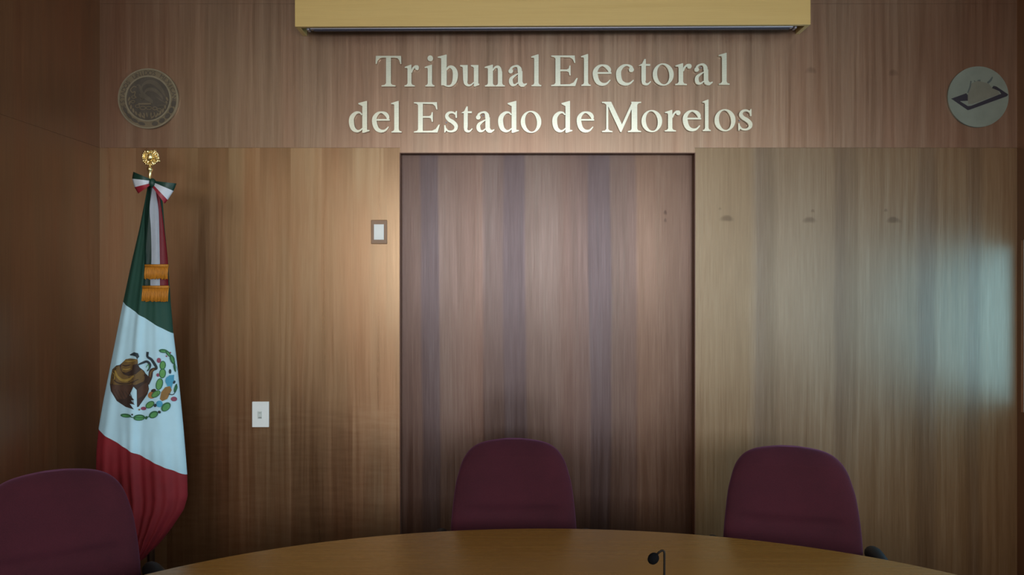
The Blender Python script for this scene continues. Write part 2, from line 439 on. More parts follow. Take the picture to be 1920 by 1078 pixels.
# ---------------------------------------------------------------- pelmet and projection screen
PD = 0.14
pd = CD - PD
px0, px1 = wx(553, pd), wx(1520, pd)
pz = wz(48, pd)
pel = thing('pelmet', 'long light wood pelmet box above the lettering hiding the rolled screen', 'pelmet', ((px0 + px1) / 2, 0, pz))
pel.rotation_euler = (0, -0.0040, 0)
hw = (px1 - px0) / 2
PT = ZC - pz - 0.012
bm = bmesh.new(); box(bm, -hw, hw, -PD, -PD + 0.02, 0, PT, 0, 0.0015)
link('front_board', bm, V_pelmet, pel)
for s in (-1, 1):
    bm = bmesh.new()
    a, b = sorted((s * hw, s * (hw - 0.02)))
    box(bm, a, b, -PD + 0.0205, -0.001, 0, PT, 0, 0.0015)
    link('end_board', bm, V_pelmet, pel)
bm = bmesh.new(); box(bm, -hw + 0.021, hw - 0.021, -PD + 0.021, -0.001, 0.10, 0.115, 0)
link('inner_board', bm, M_gap, pel)
sd = CD - 0.11
sx0, sx1 = wx(575, sd), wx(1494, sd)
scr = thing('projection_screen', 'rolled grey projection screen case tucked under the wooden pelmet', 'projection screen', ((sx0 + sx1) / 2, 0, pz - 0.001))
scr.rotation_euler = (0, -0.0040, 0)
h2 = (sx1 - sx0) / 2
bm = bmesh.new(); box(bm, -h2 + .012, h2 - .012, -0.112, -0.082, -0.002, 0.095, 0, 0.006)
link('case', bm, M_screen_metal, scr)
bm = bmesh.new(); box(bm, -h2 + .03, h2 - .03, -0.106, -0.088, -0.007, -0.002, 0, 0.002)
link('bottom_bar', bm, M_screen_dark, scr)
for s in (-0.8, 0.8):
    bm = bmesh.new(); box(bm, s * h2 - .02, s * h2 + .02, -0.105, -0.09, 0.0948, 0.1008, 0)
    link('hanging_bracket', bm, M_screen_metal, scr)
for s in (-1, 1):
    bm = bmesh.new()
    a, b = sorted((s * h2, s * (h2 - 0.0118)))
    box(bm, a, b, -0.115, -0.079, -0.006, 0.097, 0, 0.003)
    link('end_cap', bm, M_screen_metal, scr)

# ---------------------------------------------------------------- lettering
ST = 15.5
SW = 0.80        # stroke weight
def stem(x, y0, y1, w=ST, foot=(10, 10), head=None, fh=4.0):
    """vertical stem with bracketed foot serif and flag or slab head -> polygon"""
    P = []
    if foot:
        l, r = foot
        P += [(x - l, y0), (x + w + r, y0), (x + w + r, y0 + fh * .8), (x + w + r * .3, y0 + fh * 1.3), (x + w, y0 + fh * 2.6)]
    else: P += [(x, y0), (x + w, y0)]
    if head is None: P += [(x + w, y1), (x, y1)]
    elif head == 'flag': P += [(x + w, y1), (x + w - 3, y1), (x - 11, y1 - 7), (x - 11, y1 - 10), (x - 2, y1 - 10.5), (x, y1 - 14)]
    else:
        l, r = head
        P += [(x + w, y1 - fh * 2.6), (x + w + r * .3, y1 - fh * 1.3), (x + w + r, y1 - fh * .8), (x + w + r, y1), (x - l, y1), (x - l, y1 - fh * .8), (x - l * .3, y1 - fh * 1.3), (x, y1 - fh * 2.6)]
    if foot:
        l, r = foot
        P += [(x, y0 + fh * 2.6), (x - l * .3, y0 + fh * 1.3), (x - l, y0 + fh * .8)]
    return ('p', P)
def ring(cx, cy, rx, ry, ix, iy, dx=0.0, tilt=0.0):
    return ('r', ell(cx, cy, rx, ry, 0, 40), ell(cx + dx, cy, ix, iy, tilt, 40))
GL = {
 'T': [('p', [(0, 74), (3.5, 74), (7, 86), (13, 92.5), (22, 94.5), (62, 94.5), (71, 92.5), (77, 86), (80.5, 74), (84, 74), (83, 100), (1, 100)]), stem(34, 0, 98, 16, (15, 15))],
 'r': [stem(12, 0, 71, ST, (12, 13), 'flag'), ('s', [(27, 46, 8), (33, 58, 8), (42, 65, 9), (49, 65, 10)]), ('p', ell(49, 61.5, 8, 8, 0, 18))],
 'i': [stem(9, 0, 71, ST, (9, 9), 'flag'), ('p', ell(18, 92, 10, 9.5, 0, 22))],
 'b': [stem(9, 4, 104, 17, None, 'flag'), ('s', [(24, 54, 5), (34, 64, 9), (44, 62, 14), (51, 52, 18), (53, 36, 20), (50, 17, 17), (41, 4, 9), (28, 1.5, 6), (15, 7, 6), (10, 8, 4)])],
 'u': [('p', [(0, 70), (0, 66), (7, 64), (9, 60), (10.5, 20), (25.5, 20), (25.5, 70)]), ('s', [(18, 22, 18), (19, 11, 15), (26, 4, 9), (36, 5, 6), (46, 13, 5)]),
       ('p', [(36, 70), (36, 66), (43, 64), (46, 60), (46, 0), (50, 0), (64, 5), (64, 9), (61, 9), (61, 70)])],
 'n': [stem(10, 0, 71, 17, (10, 8), 'flag'), ('s', [(26, 52, 5), (34, 62, 7), (43, 64, 11), (49, 58, 15), (51, 46, 17.5)]), stem(44, 0, 48, 14.5, (8, 9))],
 'a': [('s', [(8, 50, 13), (10, 60, 9), (19, 66, 7), (30, 66, 10), (36, 58, 16), (37, 48, 17)]), ('p', [(31, 50), (31, 10), (35, 3), (41, -1), (50, -1), (60, 7), (60, 11), (52, 8.5), (48, 10), (45.5, 16), (45.5, 50)]),
       ('s', [(32, 42, 4), (20, 35, 8), (10, 26, 13), (8.5, 15, 16), (13, 6, 13), (22, 5, 7), (31, 12, 5)]), ('p', ell(8, 50, 7.5, 7.5, 0, 18))],
 'l': [stem(10, 0, 104, ST, (10, 10), 'flag')],
 'E': [stem(15, 0, 100, 16, (14, 1), (14, 1)), ('p', [(30, 100), (78, 100), (80, 76), (76.5, 76), (72, 88), (63, 94), (30, 94.8)]),
       ('p', [(30, 0), (80, 0), (88, 26), (84, 26), (74, 11.5), (62, 6), (30, 5.2)]), ('p', [(30, 54), (52, 54), (58, 57), (61, 67), (64.5, 67), (64.5, 35), (61, 35), (58, 46), (52, 48.6), (30, 48.6)])],
 'e': [('s', [(54, 41, 5), (54, 52, 14), (46, 62, 14), (32, 67, 7), (19, 62, 12), (9.5, 48, 18), (10, 30, 20), (17, 13, 18), (30, 5, 13), (45, 7, 8), (57, 19, 4)]), ('p', [(14, 39), (61, 39), (60.5, 44.5), (14, 44.5)])],
 'c': [('s', [(50, 52, 13), (48, 61, 11), (36, 67, 7), (22, 63, 12), (11, 49, 18), (9.5, 32, 20), (15, 14, 18), (29, 5, 13), (44, 7, 8), (56, 18, 4)]), ('p', ell(49, 52, 8, 8, 0, 18))],
 't': [('p', [(0, 64), (12, 71), (20, 86), (25, 86), (25, 16), (10, 16), (10, 64)]), ('p', [(24, 70), (40, 70), (40, 64), (24, 64)]), ('s', [(17.2, 20, 17.5), (18, 9, 15), (25, 4, 10), (33, 5, 7), (42, 13, 4)])],
 'o': [ring(34, 35, 34, 36.5, 19.5, 32.5, 0, 0.12)],
 'd': [('s', [(44, 58, 5), (36, 66, 7), (23, 64, 12), (12, 51, 18), (10, 33, 20), (15, 14, 18), (26, 5, 12), (36, 6, 7), (46, 14, 5)]),
       ('p', [(45, 104 - 17), (32, 104 - 10), (32, 104 - 7), (57, 104), (60, 104), (60, 9), (68, 8), (68, 5), (50, -1), (45, -1)])],
 's': [('s', [(39, 50, 5), (36, 60, 6), (26, 66.5, 8), (14, 64, 10), (9, 54, 13), (15, 43, 15), (28, 34, 16), (37, 23, 15), (36, 11, 12), (26, 4, 8), (13, 5, 7), (6, 13, 6), (3, 22, 4)]),
       ('p', [(36.5, 48), (40.5, 48), (40.5, 71), (37.5, 71), (34, 64)]), ('p', [(1, 24), (5, 24), (8, 8), (4.5, 0), (1.5, 0)])],
 'M': [stem(14, 0, 96, 6.5, (14, 14), None), stem(97, 0, 100, 18.5, (12, 13), (1, 13)), ('p', [(0, 100), (30, 100), (68, 20), (63, 0), (60, 0), (19, 88), (6, 96), (0, 96.2)]), ('p', [(60, 0), (63.5, 0), (108, 100), (99, 100), (60, 14)])],
}
# word: list of (char, x0 px, x1 px), with (top of capitals, baseline) at the first and last letter
LINES = [
 ('Tribunal', [('T', 704.2, 752.4), ('r', 758.3, 785.4), ('i', 796.3, 814.7), ('b', 820.6, 858.6), ('u', 862.6, 898.6), ('n', 908.7, 946.6), ('a', 953.3, 988), ('l', 995.9, 1015.1)], 0),
 ('Electoral', [('E', 1033.5, 1083.3), ('l', 1089.5, 1107.7), ('e', 1111.4, 1146.6), ('c', 1155, 1188.8), ('t', 1197.2, 1221), ('o', 1223.9, 1263.3), ('r', 1266, 1297), ('a', 1302, 1336.4), ('l', 1347.7, 1368.2)], 0),
 ('del', [('d', 654, 692.8), ('e', 697.4, 730.7), ('l', 733.2, 753)], 1),
 ('Estado', [('E', 776, 824.7), ('s', 832.8, 858.6), ('t', 864.5, 886.2), ('a', 892.4, 927), ('d', 933.9, 972.9), ('o', 976.4, 1015)], 1),
 ('de', [('d', 1035.5, 1073.4), ('e', 1081.3, 1114.2)], 1),
 ('Morelos', [('M', 1128.8, 1202.3), ('o', 1202.8, 1241.6), ('r', 1246.4, 1276), ('e', 1280.2, 1314.8), ('l', 1317.3, 1332.8), ('o', 1339.8, 1379.2), ('s', 1384.2, 1411)], 1),
]
ORD = ['first', 'second', 'third', 'fourth', 'fifth', 'sixth', 'seventh', 'eighth', 'ninth']
def baseline(row, px):
    if row == 0:
        return 161.9 + (159.0 - 161.9) * max(0, (px - 1033)) / 335.0 - (0.5 if px > 1000 else 0)
    return 248.3 - 0.0 + (245.0 - 248.8) * max(0, (px - 1100)) / 310.0
CAPH = {0: 57.3, 1: 56.8}
LD = CD - 0.018
for word, chars, row in LINES:
    for i, (ch, a, b) in enumerate(chars):
        comps = GL[ch]
        allp = []
        for c in comps:
            if c[0] == 's':
                L, R = stroke_sides(c[1], 8, SW); allp += L + R
            elif c[0] == 'r': allp += c[1]
            else: allp += c[1]
        gx0, gx1 = min(p[0] for p in allp), max(p[0] for p in allp)
        sx = (wx(b, LD) - wx(a, LD)) / (gx1 - gx0)
        sz = CAPH[row] / 100.0 / F * LD
        bl = wz(baseline(row, (a + b) / 2), LD)
        xo = wx(a, LD)
        bm = bmesh.new()
        tr = lambda p: ((p[0] - gx0) * sx - (gx1 - gx0) * sx / 2, p[1] * sz)
        for k, c in enumerate(comps):
            fr_ = 0.011 + 0.0002 * k
            if c[0] == 'p': prism(bm, [tr(p) for p in c[1]], fr_, 0.0)
            elif c[0] == 'r': strip(bm, [tr(p) for p in c[1]], [tr(p) for p in c[2]], fr_, 0.0, closed=True)
            else:
                L, R = stroke_sides(c[1], 8, SW)
                strip(bm, [tr(p) for p in L], [tr(p) for p in R], fr_, 0.0)
        # short mounting studs
        o = link('letter_' + (ch.lower() if ch.islower() else 'capital_' + ch.lower()), bm, M_letter)
        o.location = (xo + (gx1 - gx0) * sx / 2, -0.006, bl)
        same = [j for j, q in enumerate(chars) if q[0] == ch]
        tag(o, 'brushed metal %s %s, %s letter of the word %s on the wall' % ('capital' if ch.isupper() else 'lowercase', ch, ORD[i], word), 'letter', 'metal letters of the wall sign')
        stud = bmesh.new()
        first = comps[0][1]
        # one stud behind the first stroke of the letter
        mx = sum(tr(p[:2])[0] for p in first) / len(first); mz = sum(tr(p[:2])[1] for p in first) / len(first)
        if ch in 'oceds': mx, mz = -(gx1 - gx0) * sx * 0.36, 35 * sz
        box(stud, mx - .003, mx + .003, 0.0, 0.006, mz - .003, mz + .003)
        link('mounting_stud', stud, M_screen_metal, o)

# ---------------------------------------------------------------- seals on the wall
M_seal = simple('seal_bronze', (0.20, 0.16, 0.105, 1), 0.42, metal=0.7, var=0.15, scale=25)
M_seal_hi = simple('seal_bronze_light', (0.27, 0.235, 0.165, 1), 0.42, metal=0.7, var=0.12, scale=25)
M_seal_mid = simple('seal_bronze_shade', (0.125, 0.105, 0.078, 1), 0.45, metal=0.6, var=0.15, scale=25)
M_seal_dk = simple('seal_bronze_dark', (0.085, 0.07, 0.055, 1), 0.5, metal=0.5, var=0.2, scale=25)
def disc(bm, r, front, back, mi=0, n=72, cx=0, cz=0): prism(bm, ell(cx, cz, r, r, 0, n), front, back, mi)
def annulus(bm, r1, r2, front, back, mi=0, n=72): strip(bm, ell(0, 0, r1, r1, 0, n), ell(0, 0, r2, r2, 0, n), front, back, mi, True)
SR = 56.5 / F * (CD - .01)
seal = thing('bronze_seal', 'round dull bronze national seal above the flag on the wood wall', 'seal', (wx(278, CD - .01), -0.002, wz(185, CD - .01)))
bm = bmesh.new(); disc(bm, SR * .985, 0.008, 0.0, 0)
link('disc', bm, M_seal, seal)
bm = bmesh.new(); box(bm, -.004, .004, 0.0, 0.002, -.004, .004); link('mounting_stud', bm, M_screen_metal, seal)
bm = bmesh.new(); annulus(bm, SR, SR * .955, 0.0115, 0.0, 0); annulus(bm, SR * .765, SR * .715, 0.0115, 0.0, 0)
link('rim', bm, M_seal_hi, seal)
# ring lettering over the top, leaf blocks round the bottom
def text_mesh(body, size):
    cu = bpy.data.curves.new('ring_text', 'FONT'); cu.body = body; cu.size = size; cu.extrude = 0.0; cu.align_x = 'CENTER'; cu.align_y = 'CENTER'
    ob = bpy.data.objects.new('ring_text', cu); COL.objects.link(ob)
    bpy.context.view_layer.update()
    me = bpy.data.meshes.new_from_object(ob.evaluated_get(bpy.context.evaluated_depsgraph_get()))
    bpy.data.objects.remove(ob); bpy.data.curves.remove(cu)
    return me
bm = bmesh.new()
TXT = 'ESTADOS UNIDOS MEXICANOS'
cache = {}
for i, chh in enumerate(TXT):
    if chh == ' ': continue
    if chh not in cache: cache[chh] = text_mesh(chh, SR * .20)
    ang = math.radians(196 - 212 * i / (len(TXT) - 1))
    r = SR * .86
    rot = ang - PI / 2
    me = cache[chh]
    vs = []
    xsv = [v.co.x for v in me.vertices]; cxm = (min(xsv) + max(xsv)) / 2
    zsv = [v.co.y for v in me.vertices]; czm = (min(zsv) + max(zsv)) / 2
    for v in me.vertices:
        lx, lz = (v.co.x - cxm) * 1.0, (v.co.y - czm)
        x = r * math.cos(ang) + lx * math.cos(rot) - lz * math.sin(rot)
        z = r * math.sin(ang) + lx * math.sin(rot) + lz * math.cos(rot)
        vs.append(bm.verts.new((x, -0.0088, z)))
    for p in me.polygons:
        try: bm.faces.new([vs[k] for k in p.vertices])
        except ValueError: pass
r_ = bmesh.ops.extrude_face_region(bm, geom=list(bm.faces))
for v in [g for g in r_['geom'] if isinstance(g, bmesh.types.BMVert)]: v.co.y += 0.0012
link('ring_lettering', bm, M_seal_dk, seal)
for deg in (207, 222, 238, 255, 285, 302, 318, 333, 349):
    a = math.radians(deg); r = SR * .855
    bm = bmesh.new()
    prism(bm, ell(r * math.cos(a), r * math.sin(a), SR * (.105 if deg > 270 else .125), SR * (.055 if deg < 270 else .075), a + PI / 2, 12), 0.0092, 0.0075)
    link('leaf_inlay', bm, M_seal_dk, seal)
bm = bmesh.new(); disc(bm, SR * .71, 0.0086, 0.007, 0)
link('field', bm, M_seal_dk, seal)
bm = bmesh.new()
q = SR / 400.0     # shapes traced in 1/400 of the radius
def Q(pts): return [(p[0] * q, p[1] * q) for p in pts]
def QS(pts, front=0.0105):
    L, R = stroke_sides([(p[0] * q, p[1] * q, p[2] * q) for p in pts]); strip(bm, L, R, front, 0.008)
# eagle in left profile: wing, head, chest, tail
QS([(-90, 120, 10), (-60, 190, 30), (20, 225, 50), (110, 190, 60), (190, 100, 40), (230, 20, 12)], 0.0095)
QS([(-60, 60, 14), (0, 120, 40), (90, 110, 44), (170, 40, 30), (200, -20, 10)], 0.0099)
QS([(-150, 165, 8), (-130, 180, 24), (-100, 150, 34), (-80, 80, 44), (-30, 20, 60), (40, -30, 50), (60, -60, 20)], 0.0103)
QS([(110, 20, 8), (170, -20, 15), (255, -75, 14)]); QS([(130, -90, 10), (200, -88, 14), (265, -80, 10)])
QS([(-120, 60, 16), (-90, 30, 40), (-80, 0, 40), (-110, -10, 14)])
link('eagle_relief', bm, M_seal_mid, seal)
bm = bmesh.new()
# snake in the beak and claw
QS([(-150, 150, 12), (-190, 160, 14), (-230, 120, 14), (-210, 80, 14), (-170, 90, 12), (-180, 40, 12), (-150, 10, 10)])
# cactus, stone and water
QS([(-130, -70, 16), (-60, -70, 22), (40, -68, 22)]); 
for (cx_, cz_, rx_, rz_) in ((-190, 20, 32, 22), (-200, -40, 30, 22), (-140, -100, 34, 24), (-70, -125, 44, 26), (10, -125, 40, 26), (90, -130, 34, 24), (150, -150, 34, 22)):
    strip(bm, Q(ell(cx_, cz_, rx_, rz_, 0, 20)), Q(ell(cx_, cz_, rx_ - 11, rz_ - 9, 0, 20)), 0.0104, 0.008, closed=True)
for (x0_, z0_, x1_, z1_) in ((-60, -190, -40, -240), (-20, -185, -10, -245), (40, -185, 40, -245), (80, -180, 90, -235), (120, -190, 140, -225), (-110, -180, -90, -225)):
    QS([(x0_, z0_, 10), ((x0_ + x1_) / 2, (z0_ + z1_) / 2, 20), (x1_, z1_, 8)])
# half wreath of oak and laurel
for sgn in (-1, 1):
    for k in range(7):
        a = math.radians(-90 + sgn * (14 + 12.5 * k))
        prism(bm, Q(ell(252 * math.cos(a), 252 * math.sin(a), 30, 13, a + PI / 2 + sgn * .45, 12)), 0.0101, 0.008)
link('wreath_relief', bm, M_seal, seal)

M_steel_disc = simple('seal_steel', srgb(124, 131, 120), 0.42, metal=0.45, var=0.08, scale=12)
M_ink = simple('seal_ink', srgb(26, 22, 34), 0.5, var=0.1)
M_inkgrey = simple('seal_ink_grey', srgb(72, 80, 76), 0.5, var=0.1)
M_paper = simple('seal_raised_steel', srgb(116, 116, 103), 0.42, metal=0.45, var=0.06)
R2 = 57.0 / F * (CD - .01)
s2 = thing('ballot_seal', 'round pale metal seal with a dark ballot box slot on the right of the wall', 'seal', (wx(1834, CD - .01), -0.002, wz(181.5, CD - .01)))
bm = bmesh.new()
prof = ell(0, 0, R2, R2, 0, 72); prism(bm, prof, 0.009, 0.0)
bmesh.ops.bevel(bm, geom=[e for e in bm.edges if all(abs(v.co.y + 0.009) < 1e-6 for v in e.verts)], offset=0.0025, segments=2, affect='EDGES')
link('disc', bm, M_steel_disc, s2)
bm = bmesh.new(); box(bm, -.004, .004, 0.0, 0.002, -.004, .004); link('mounting_stud', bm, M_screen_metal, s2)
zs = 6.74
def Z2(pts):   # traced on the enlarged seal
    return [((1740 + x / zs - 1834) / F * (CD - .01), (181.5 - (100 + y / zs)) / F * (CD - .01)) for x, y in pts]
bm = bmesh.new()
prism(bm, Z2([(290, 575), (480, 505), (500, 530), (500, 600), (395, 605)]), 0.0102, 0.008)
prism(bm, Z2([(290, 572), (350, 575), (500, 668), (540, 665), (900, 520), (940, 510), (1010, 525), (990, 545), (520, 715), (500, 718)]), 0.0106, 0.008)
prism(bm, Z2([(805, 440), (825, 412), (860, 420), (1010, 520), (940, 535), (900, 480), (850, 458)]), 0.0104, 0.008)
link('ballot_box', bm, M_ink, s2)
bm = bmesh.new()
prism(bm, Z2([(505, 640), (500, 520), (550, 380), (620, 345), (760, 380), (810, 440), (880, 470), (905, 515), (560, 640)]), 0.0098, 0.008)
link('ballot_paper', bm, M_paper, s2)
for pts in ([(540, 350, 14), (530, 420, 16), (500, 500, 14)], [(580, 345, 10), (592, 360, 10)], [(625, 345, 16), (660, 345, 22)], [(750, 375, 22), (785, 345, 26), (812, 300, 14)]):
    bm = bmesh.new()
    L, R = stroke_sides([(p[0], p[1], p[2]) for p in pts], 4)
    strip(bm, Z2(L), Z2(R), 0.0104, 0.008)
    link('hand_line', bm, M_inkgrey, s2)

# ---------------------------------------------------------------- switch and socket
sw = thing('light_switch', 'light switch with brown plate and white rocker left of the recessed panel', 'switch', (wx(711), -0.0005, wz(435)))
u_ = 1 / F * CD
bm = bmesh.new(); box(bm, -15 * u_, 15 * u_, -0.007, 0, -22.5 * u_, 22.5 * u_, 0, 0.003); link('plate', bm, M_brownplate, sw)
bm = bmesh.new(); box(bm, -9.3 * u_, 9.3 * u_, -0.011, -0.005, -14.8 * u_, 14.2 * u_, 0, 0.0015)
link('rocker', bm, M_white, sw)
so = thing('wall_socket', 'white wall plate with a small square outlet low on the wall right of the flag', 'socket', (wx(489.2), -0.0005, wz(776.5)))
bm = bmesh.new(); box(bm, -15.7 * u_, 15.7 * u_, -0.008, 0, -24 * u_, 24 * u_, 0, 0.003); link('plate', bm, M_white, so)
bm = bmesh.new(); box(bm, -5 * u_, 3.2 * u_, -0.0095, -0.006, -8 * u_, 6 * u_, 0, 0.001); jack = link('outlet_insert', bm, M_grey, so)
bm = bmesh.new(); box(bm, -3.4 * u_, 2.4 * u_, -0.0101, -0.009, -7 * u_, -4.6 * u_, 0); box(bm, -3.0 * u_, 1.6 * u_, -0.0101, -0.009, 2.6 * u_, 3.6 * u_, 0)
link('slot', bm, M_slot, jack)

# ---------------------------------------------------------------- flag
FD = 3.47
LEFT = [(345, 279), (380, 272), (430, 262), (490, 248), (565, 232), (630, 219), (690, 207), (750, 195), (802, 186), (840, 182), (880, 181), (920, 185), (965, 196), (1005, 216), (1030, 240), (1046, 262)]
RIGHT = [(345, 300), (380, 305), (430, 309), (490, 315), (565, 320), (623, 325), (690, 333), (750, 339), (802, 344), (850, 348), (888, 351), (930, 352), (955, 345), (990, 322), (1020, 298), (1046, 272)]
def interp(tab, y):
    if y <= tab[0][0]: return tab[0][1]
    for (a, b), (c, d) in zip(tab, tab[1:]):
        if y <= c:
            return b + (d - b) * (y - a) / (c - a)
    return tab[-1][1]
def cloth_y(s, py):
    """front depth offset towards the camera at row py and cross position s in -1..1"""
    t = (py - 345) / 700.0
    B = 0.028 + 0.035 * min(1, t * 1.6)
    e = max(0.0, 1 - s * s)
    fold = 0.0
    amp = 0.003 + 0.006 * min(1, max(0.0, t))
    fold += amp * math.cos(3.2 * PI * s + 0.9 * t + 0.5) * e
    fold += amp * 0.40 * math.cos(6.1 * PI * s - 1.3 * t + 1.7) * e
    if t > 0.62: fold += 0.012 * (t - 0.62) / 0.38 * math.cos(8.5 * PI * s + 1.0) * e
    return B * math.sqrt(e) + fold
def cloth_point(s, py, side=1):
    xl, xr = interp(LEFT, py), interp(RIGHT, py)
    px = xl + (xr - xl) * (s + 1) / 2
    p = W(px, py, FD)
    p.y -= cloth_y(s, py) if side > 0 else -0.55 * cloth_y(s, py) * 0.7
    return p
FX, FY = wx(283, FD), -CD + FD
flag = thing('flag_on_pole', 'tricolour green white red flag draped on a standing pole beside the left wall', 'flag', (FX, FY, 0))
def L2(p): return Vector((p.x - FX, p.y - FY, p.z))
NS, NV = 64, 120
bm = bmesh.new()
grid = {}
for side in (1, -1):
    for j in range(NV + 1):
        py = 345 + (1046 - 345) * j / NV
        for i in range(NS + 1):
            s = -math.cos(PI * i / NS)
            if side == -1 and i in (0, NS): grid[(side, j, i)] = grid[(1, j, i)]; continue
            grid[(side, j, i)] = bm.verts.new(L2(cloth_point(s, py, side)))
    for j in range(NV):
        for i in range(NS):
            q4 = [grid[(side, j, i)], grid[(side, j, i + 1)], grid[(side, j + 1, i + 1)], grid[(side, j + 1, i)]]
            f = bm.faces.new(q4 if side > 0 else q4[::-1]); f.smooth = True
def cutline(a, b):
    A, B_2 = L2(W(a[0], a[1], FD)), L2(W(b[0], b[1], FD))
    d = (B_2 - A); n = Vector((-d.z, 0, d.x)).normalized()
    if n.z > 0: n = -n
    return A, n
cuts = [cutline((230, 563), (326, 625)), cutline((186, 802), (351, 889))]
for A, n in cuts:
    bmesh.ops.bisect_plane(bm, geom=list(bm.verts) + list(bm.edges) + list(bm.faces), dist=1e-6, plane_co=A, plane_no=n)
for f in bm.faces:
    c = f.calc_center_median()
    f.material_index = sum(1 for A, n in cuts if (c - A).dot(n) > 0)
    f.smooth = True
cloth = link('flag_cloth', bm, [M_green, M_wcloth, M_red], flag)
for p in cloth.data.polygons: p.use_smooth = True

# crest on the white band: shapes laid on the cloth surface
def on_cloth(px, py, lift):
    d = FD
    for _ in range(4):
        # which (s,row) of the cloth sits under this pixel
        p = W(px, py, d)
        pyr = CY - (p.z - CH) * F / FD
        pxr = CX + p.x * F / FD
        xl, xr = interp(LEFT, pyr), interp(RIGHT, pyr)
        s = max(-1, min(1, 2 * (pxr - xl) / (xr - xl) - 1))
        d = FD - cloth_y(s, pyr)
    p = W(px, py, d - lift)
    return L2(p)
ebm = bmesh.new()
EM = {}
def ecol(c):
    if c not in EM: EM[c] = (len(EM), simple('crest_' + c[0], srgb(*c[1]), 0.75, var=0.12, scale=60))
    return EM[c][0]
layer = [0]
EO = 5.39
def epoly(pts, c):
    layer[0] += 1
    lift = 0.0024 + 0.00006 * layer[0]
    b2 = bmesh.new()
    b2.faces.new([b2.verts.new((p[0], p[1], 0)) for p in pts])
    b2.normal_update()
    bmesh.ops.triangulate(b2, faces=list(b2.faces), ngon_method='EAR_CLIP')
    for _ in range(8):
        es = [e for e in b2.edges if e.calc_length() > 16]
        if not es: break
        bmesh.ops.subdivide_edges(b2, edges=es, cuts=1, use_grid_fill=False)
        bmesh.ops.triangulate(b2, faces=list(b2.faces))
    mp = {v: ebm.verts.new(on_cloth(180 + v.co.x / EO, 620 + v.co.y / EO, lift)) for v in b2.verts}
    mi = ecol(c)
    for f in b2.faces:
        g = ebm.faces.new([mp[v] for v in f.verts]); g.material_index = mi
    b2.free()
def estroke(pts, c):
    L, R = stroke_sides(pts, 5)
    epoly(L + R[::-1], c)
def eell(cx, cy, rx, ry, rot, c): epoly(ell(cx, cy, rx, ry, rot, 16), c)
DB = ('dark_brown', (50, 34, 27)); GB = ('golden_brown', (100, 76, 38)); YE = ('ochre', (142, 116, 52)); SL = ('slate', (36, 48, 56))
CG = ('cactus_green', (86, 140, 76)); DG = ('leaf_green', (34, 88, 54)); MG = ('light_leaf', (74, 136, 80)); BL = ('water_blue', (62, 142, 176))
RD = ('fruit_red', (128, 62, 84)); OR = ('stone_orange', (150, 92, 46)); BR = ('stone_brown', (128, 94, 48)); BK = ('outline_black', (30, 34, 30))
WB = ('wing_brown', (72, 48, 36))
epoly([(140, 540), (150, 460), (165, 390), (205, 352), (240, 345), (290, 300), (345, 290), (420, 330), (440, 370), (485, 405), (512, 450), (525, 520), (535, 590), (520, 640), (430, 770), (415, 772), (412, 600), (378, 565),
       (362, 600), (340, 650), (386, 700), (355, 705), (392, 748), (340, 738), (382, 796), (300, 770), (210, 710), (150, 610)], DB)
epoly([(142, 540), (152, 460), (168, 395), (205, 356), (235, 350), (250, 400), (275, 440), (330, 460), (400, 440), (462, 390), (500, 440), (485, 510), (400, 548), (300, 545), (220, 548)], GB)
epoly([(148, 548), (300, 552), (380, 548), (358, 596), (330, 640), (300, 690), (220, 690), (165, 610)], WB)
epoly([(420, 590), (480, 540), (520, 520), (530, 590), (515, 630), (470, 660), (418, 690)], WB)
estroke([(190, 400, 16), (215, 460, 22), (265, 500, 26), (325, 498, 24), (380, 455, 12)], YE)
estroke([(170, 470, 8), (200, 515, 12), (260, 535, 12), (340, 530, 10), (430, 490, 8)], DB)
estroke([(165, 420, 8), (190, 450, 10), (180, 500, 8)], YE)
epoly([(250, 375), (262, 330), (300, 288), (345, 280), (420, 288), (425, 330), (370, 348), (365, 395), (300, 425), (262, 410)], GB)
estroke([(262, 345, 8), (300, 355, 12), (350, 345, 10)], DB); estroke([(270, 388, 8), (310, 392, 12), (350, 380, 8)], YE); estroke([(290, 305, 8), (340, 310, 12), (400, 300, 8)], YE)
for k in range(5): estroke([(190 + 34 * k, 590 + 6 * k, 5), (215 + 34 * k, 650, 7), (260 + 30 * k, 715 + 4 * k, 4)], DB)
epoly([(342, 240), (385, 217), (425, 228), (437, 262), (415, 288), (400, 262), (372, 252), (345, 250)], SL)
estroke([(418, 348, 12), (470, 325, 22), (515, 312, 24), (545, 345, 26), (535, 385, 18), (515, 410, 8)], SL)
estroke([(522, 214, 26), (520, 262, 24), (560, 292, 26), (596, 345, 28), (612, 382, 22), (575, 398, 10)], SL)
estroke([(505, 372, 6), (530, 340, 8), (535, 400, 6)], MG)
estroke([(608, 380, 20), (560, 405, 40), (548, 470, 40), (530, 540, 16)], DB); estroke([(590, 385, 8), (555, 420, 16), (545, 470, 12)], GB)
estroke([(490, 440, 24), (520, 480, 34), (530, 545, 20)], DB)
